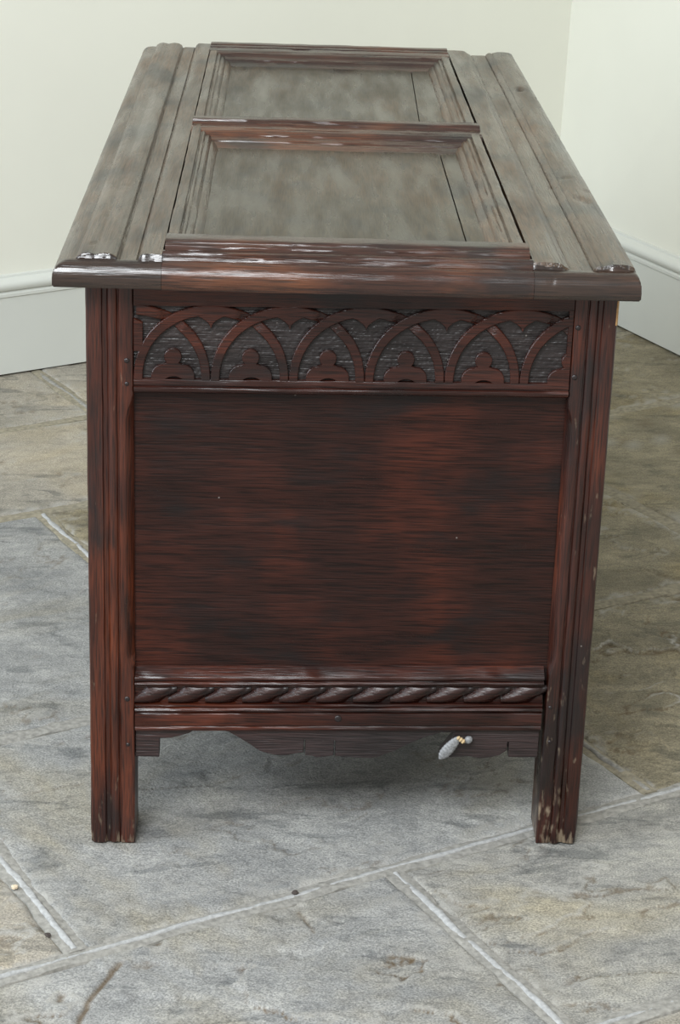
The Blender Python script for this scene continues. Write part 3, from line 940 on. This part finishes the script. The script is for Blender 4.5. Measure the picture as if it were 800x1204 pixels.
# front rail
fr = [(-0.0310, 0.5982)]
for d in (0.0, .0004, .0012, .0024, .004, .006, .0085, .0115, .0138):
    fr.append((YF + d, float(thumb(np.array(d)))))
fr[1] = (YF, 0.6015); fr.insert(2, (YF, 0.6075))
fr += [(-0.0180, 0.6225), (-0.0172, 0.6216), (-0.0164, 0.6232), (-0.0158, 0.6256), (-0.0140, 0.6266), (-0.0126, 0.6264), (-0.0118, 0.6284), (-0.0100, 0.6296), (-0.0070, 0.6294), (-0.0040, 0.6292)]
V, F = run_x(fr + [(-0.004, 0.5982)], 0.0730, 0.4160, 0, wob=0.0005, seed=21)
mesh('front_rail', V, F, W_LX, LID)
fm = [(-0.0042, 0.6020), (-0.0042, 0.6288), (-0.0030, 0.6300), (-0.0012, 0.6308), (-0.0004, 0.6322), (0.0010, 0.6334), (0.0034, 0.6340), (0.0048, 0.6336), (0.0056, 0.6348), (0.0080, 0.6362), (0.0120, 0.6366),
      (0.0300, 0.6362), (0.0330, 0.6350), (0.0350, 0.6330), (0.0370, 0.6335), (0.0400, 0.6300), (0.0460, 0.6240), (0.0490, 0.6225), (0.0500, 0.6228), (0.0560, 0.6180), (0.0600, 0.6165), (0.0600, 0.6020)]
V, F = run_x(fm, XL + 0.0008, XR, 0, wob=0.0005, seed=22)
mesh('front_moulding', V, F, W_LX, LID)
mr = [(0.660, 0.6020), (0.660, 0.6168), (0.655, 0.6200), (0.647, 0.6225), (0.640, 0.6285), (0.634, 0.6325), (0.630, 0.6338), (0.626, 0.6330), (0.620, 0.6352), (0.6120, 0.6362), (0.6060, 0.6358), (0.6035, 0.6350), (0.6020, 0.6330),
      (0.6005, 0.6326), (0.5980, 0.6322), (0.5965, 0.6308), (0.5950, 0.6300), (0.5930, 0.6290), (0.5920, 0.6270), (0.5905, 0.6270), (0.5895, 0.6300), (0.5880, 0.6310), (0.5800, 0.6308), (0.5740, 0.6306), (0.5720, 0.6296), (0.5700, 0.6304),
      (0.5670, 0.6306), (0.5640, 0.6298), (0.5610, 0.6278), (0.5580, 0.6266), (0.5570, 0.6250), (0.5510, 0.6232), (0.5450, 0.6216), (0.5440, 0.6204), (0.5420, 0.6206), (0.5330, 0.6178), (0.5250, 0.6160), (0.5240, 0.6130), (0.5240, 0.6020)]
V, F = run_x(mr, XL - 0.0006, XR + 0.0012, 0, wob=0.0005, seed=23)
mesh('middle_rail', V, F, W_LX, LID)
br = [(YE - 0.002, 0.5982), (YE, 0.6020), (YE, 0.6080), (YE - 0.006, 0.6180), (YE - 0.0145, 0.6225), (1.2060, 0.6235), (1.2000, 0.6300), (1.1920, 0.6340), (1.1800, 0.6344), (1.1760, 0.6338), (1.1740, 0.6320), (1.1710, 0.6328), (1.1640, 0.6322), (1.1620, 0.6300),
      (1.1600, 0.6300), (1.1585, 0.6316), (1.1400, 0.6314), (1.1340, 0.6308), (1.1320, 0.6296), (1.1290, 0.6304), (1.1240, 0.6304), (1.1200, 0.6280), (1.1180, 0.6262), (1.1140, 0.6248), (1.1080, 0.6230), (1.1065, 0.6214), (1.0980, 0.6180),
      (1.0900, 0.6160), (1.0890, 0.6130), (1.0890, 0.5982)]
V, F = run_x(br, XL, XR, 0, wob=0.0005, seed=24)
mesh('back_rail', V, F, W_LX, LID)


def side_moulding(left, ya, yb):
    pr = [(0.0, 0.6020), (0.0, 0.6300), (0.0010, 0.6308), (0.0085, 0.6310), (0.0100, 0.6304), (0.0108, 0.6280), (0.0118, 0.6282), (0.0130, 0.6290), (0.0152, 0.6284), (0.0165, 0.6262), (0.0178, 0.6256), (0.0200, 0.6258), (0.0222, 0.6240),
          (0.0232, 0.6218), (0.0246, 0.6216), (0.0268, 0.6206), (0.0296, 0.6184), (0.0312, 0.6164), (0.0314, 0.6020)]
    n = int((yb - ya) / 0.015)
    secs = []
    for i in range(n + 1):
        y = ya + (yb - ya) * i / n
        sec = []
        for j, (x, z) in enumerate(pr):
            x2 = x + (vnoise(y * 40, j * 3.1, 33 + left) - .5) * 0.0007
            z2 = z + (vnoise(y * 40, j * 3.1 + 40, 34 + left) - .5) * 0.0006
            sec.append(((XL + 0.0006 + x2) if left else (XR - 0.0012 - x2), y, z2))
        secs.append(sec)
    V, F = loft(secs)
    return mesh('side_moulding', V, F, W_Y, LID)


for ya, yb in ((0.030, 0.612), (0.612, 1.180)):
    side_moulding(True, ya, yb); side_moulding(False, ya, yb)


def lid_board(xa, xb, ya, yb, seed, tilt=0.0):
    nx = max(4, int((xb - xa) / 0.006)); ny = int((yb - ya) / 0.01)
    X, Y = np.meshgrid(np.linspace(xa, xb, nx), np.linspace(ya, yb, ny))
    X = X + (Y - ya) * tilt * ((X - xa) / (xb - xa) if tilt and seed % 2 == 0 else 1 - (X - xa) / (xb - xa)) if tilt else X
    e = np.minimum(X - X[:, :1], X[:, -1:] - X)
    Z = 0.6166 + (fbm(X * 8, Y * 5, seed, 3) - .5) * 0.0014 - 0.0006 * np.exp(-e / 0.0015)
    V = np.stack([X.ravel(), Y.ravel(), Z.ravel()], 1); F = grid_faces(nx, ny)
    nb = len(V)
    Vb = V.copy(); Vb[:, 2] = 0.606
    F += [tuple(nb + k for k in f[::-1]) for f in F[:]]
    rimi = list(range(nx)) + [j * nx + nx - 1 for j in range(1, ny)] + [(ny - 1) * nx + i for i in range(nx - 2, -1, -1)] + [j * nx for j in range(ny - 2, 0, -1)]
    m_ = len(rimi)
    F += [(rimi[i], nb + rimi[i], nb + rimi[(i + 1) % m_], rimi[(i + 1) % m_]) for i in range(m_)]
    return mesh('lid_panel_board', np.concatenate([V, Vb]), F, W_LP, LID, smooth=40, fix=False)


lid_board(0.1000, 0.3628, 0.055, 0.535, 80)
lid_board(0.3640, 0.3900, 0.055, 0.535, 81)
lid_board(0.1000, 0.3480, 0.650, 1.095, 82, 0.022)
lid_board(0.3492, 0.3900, 0.650, 1.095, 83, 0.022)

# ------------------------------------------------------------------ small things
def spindle(name, p0, p1, radii, ribs, amp, mat, parent, n=16, flat=0.6):
    p0, p1 = Vector(p0), Vector(p1)
    ax = (p1 - p0); L_ = ax.length; ax.normalize()
    side = ax.cross(Vector((0, 1, 0))).normalized(); dep = ax.cross(side).normalized()
    secs = []
    m = 40
    for i in range(m + 1):
        t = i / m
        r = float(np.interp(t, np.linspace(0, 1, len(radii)), radii)) * (1 + amp * math.sin(2 * math.pi * ribs * t))
        c = p0 + ax * (L_ * t)
        secs.append([tuple(c + side * (r * math.cos(2 * math.pi * j / n)) + dep * (r * flat * math.sin(2 * math.pi * j / n) * (1 - 0.12 * (abs(math.sin(2 * math.pi * j / n)) > .97)))) for j in range(n)])
    V, F = loft(secs)
    return mesh(name, V, F, mat, parent, smooth=70)


from mathutils import Euler
PEG = bpy.data.objects.new('ribbed_peg', None)
COL.objects.link(PEG)
PEG.rotation_euler = (0, TH, 0)
ct, st_ = math.cos(TH), math.sin(TH)
bl = Vector((0.3630, 0.0, 0.1130))
PEG.location = (ct * bl.x + st_ * bl.z, 0.0, -st_ * bl.x + ct * bl.z)
tag(PEG, 'small pale grey ribbed peg tied with a straw knot under the apron of the chest', 'peg')
spindle('peg_body', Vector((0.3545, -0.0005, 0.1045)) - bl, Vector((0.3735, 0.0005, 0.1290)) - bl, [0.0010, 0.0042, 0.0056, 0.0060, 0.0060, 0.0056, 0.0050, 0.0038, 0.0020], 9, 0.05, M_TAG, PEG)
k1 = spindle('knot', Vector((0.3715, -0.0010, 0.1300)) - bl, Vector((0.3795, -0.0010, 0.1240)) - bl, [0.0008, 0.0024, 0.0018, 0.0026, 0.0020, 0.0026, 0.0008], 3, 0.15, M_KNOT, PEG, 10, 1.0)
k2 = spindle('peg_end', Vector((0.3798, 0.0010, 0.1232)) - bl, Vector((0.3865, 0.0010, 0.1290)) - bl, [0.0010, 0.0034, 0.0040, 0.0036, 0.0014], 1, 0.0, M_TAG, PEG, 12, 0.9)


def chip(name, x, y, z, r, mat, label, cat, seed, sq=0.6):
    bm = bmesh.new()
    bmesh.ops.create_icosphere(bm, subdivisions=2, radius=1.0)
    rr = random.Random(seed)
    ph = [rr.uniform(0, 6) for _ in range(6)]
    for v in bm.verts:
        c = v.co
        k = 1 + 0.16 * math.sin(3 * c.x + ph[0]) + 0.14 * math.sin(4 * c.y + ph[1]) + 0.1 * math.sin(5 * c.z + ph[2])
        v.co = Vector((c.x * k * r * 1.15, c.y * k * r * .9, c.z * k * r * sq))
    me = bpy.data.meshes.new(name); bm.to_mesh(me); bm.free()
    me.materials.append(mat)
    o = bpy.data.objects.new(name, me); COL.objects.link(o); o.location = (x, y, z)
    o.rotation_euler = (0, 0, rr.uniform(0, 3))
    tag(o, label, cat)
    return o


chip('stone_chip', -0.068, -0.090, 0.0012, 0.0032, M_CHIP, 'tiny cream stone chip lying on the mortar joint, left foreground', 'chip', 1)
chip('grit', -0.026, -0.176, 0.0002, 0.0030, M_GRIT, 'dark crumb of grit on the mortar joint near the lower left', 'grit', 2)
chip('grit', 0.210, -0.097, 0.0000, 0.0034, M_GRIT, 'dark crumb of grit on the long joint in front of the chest', 'grit', 3)
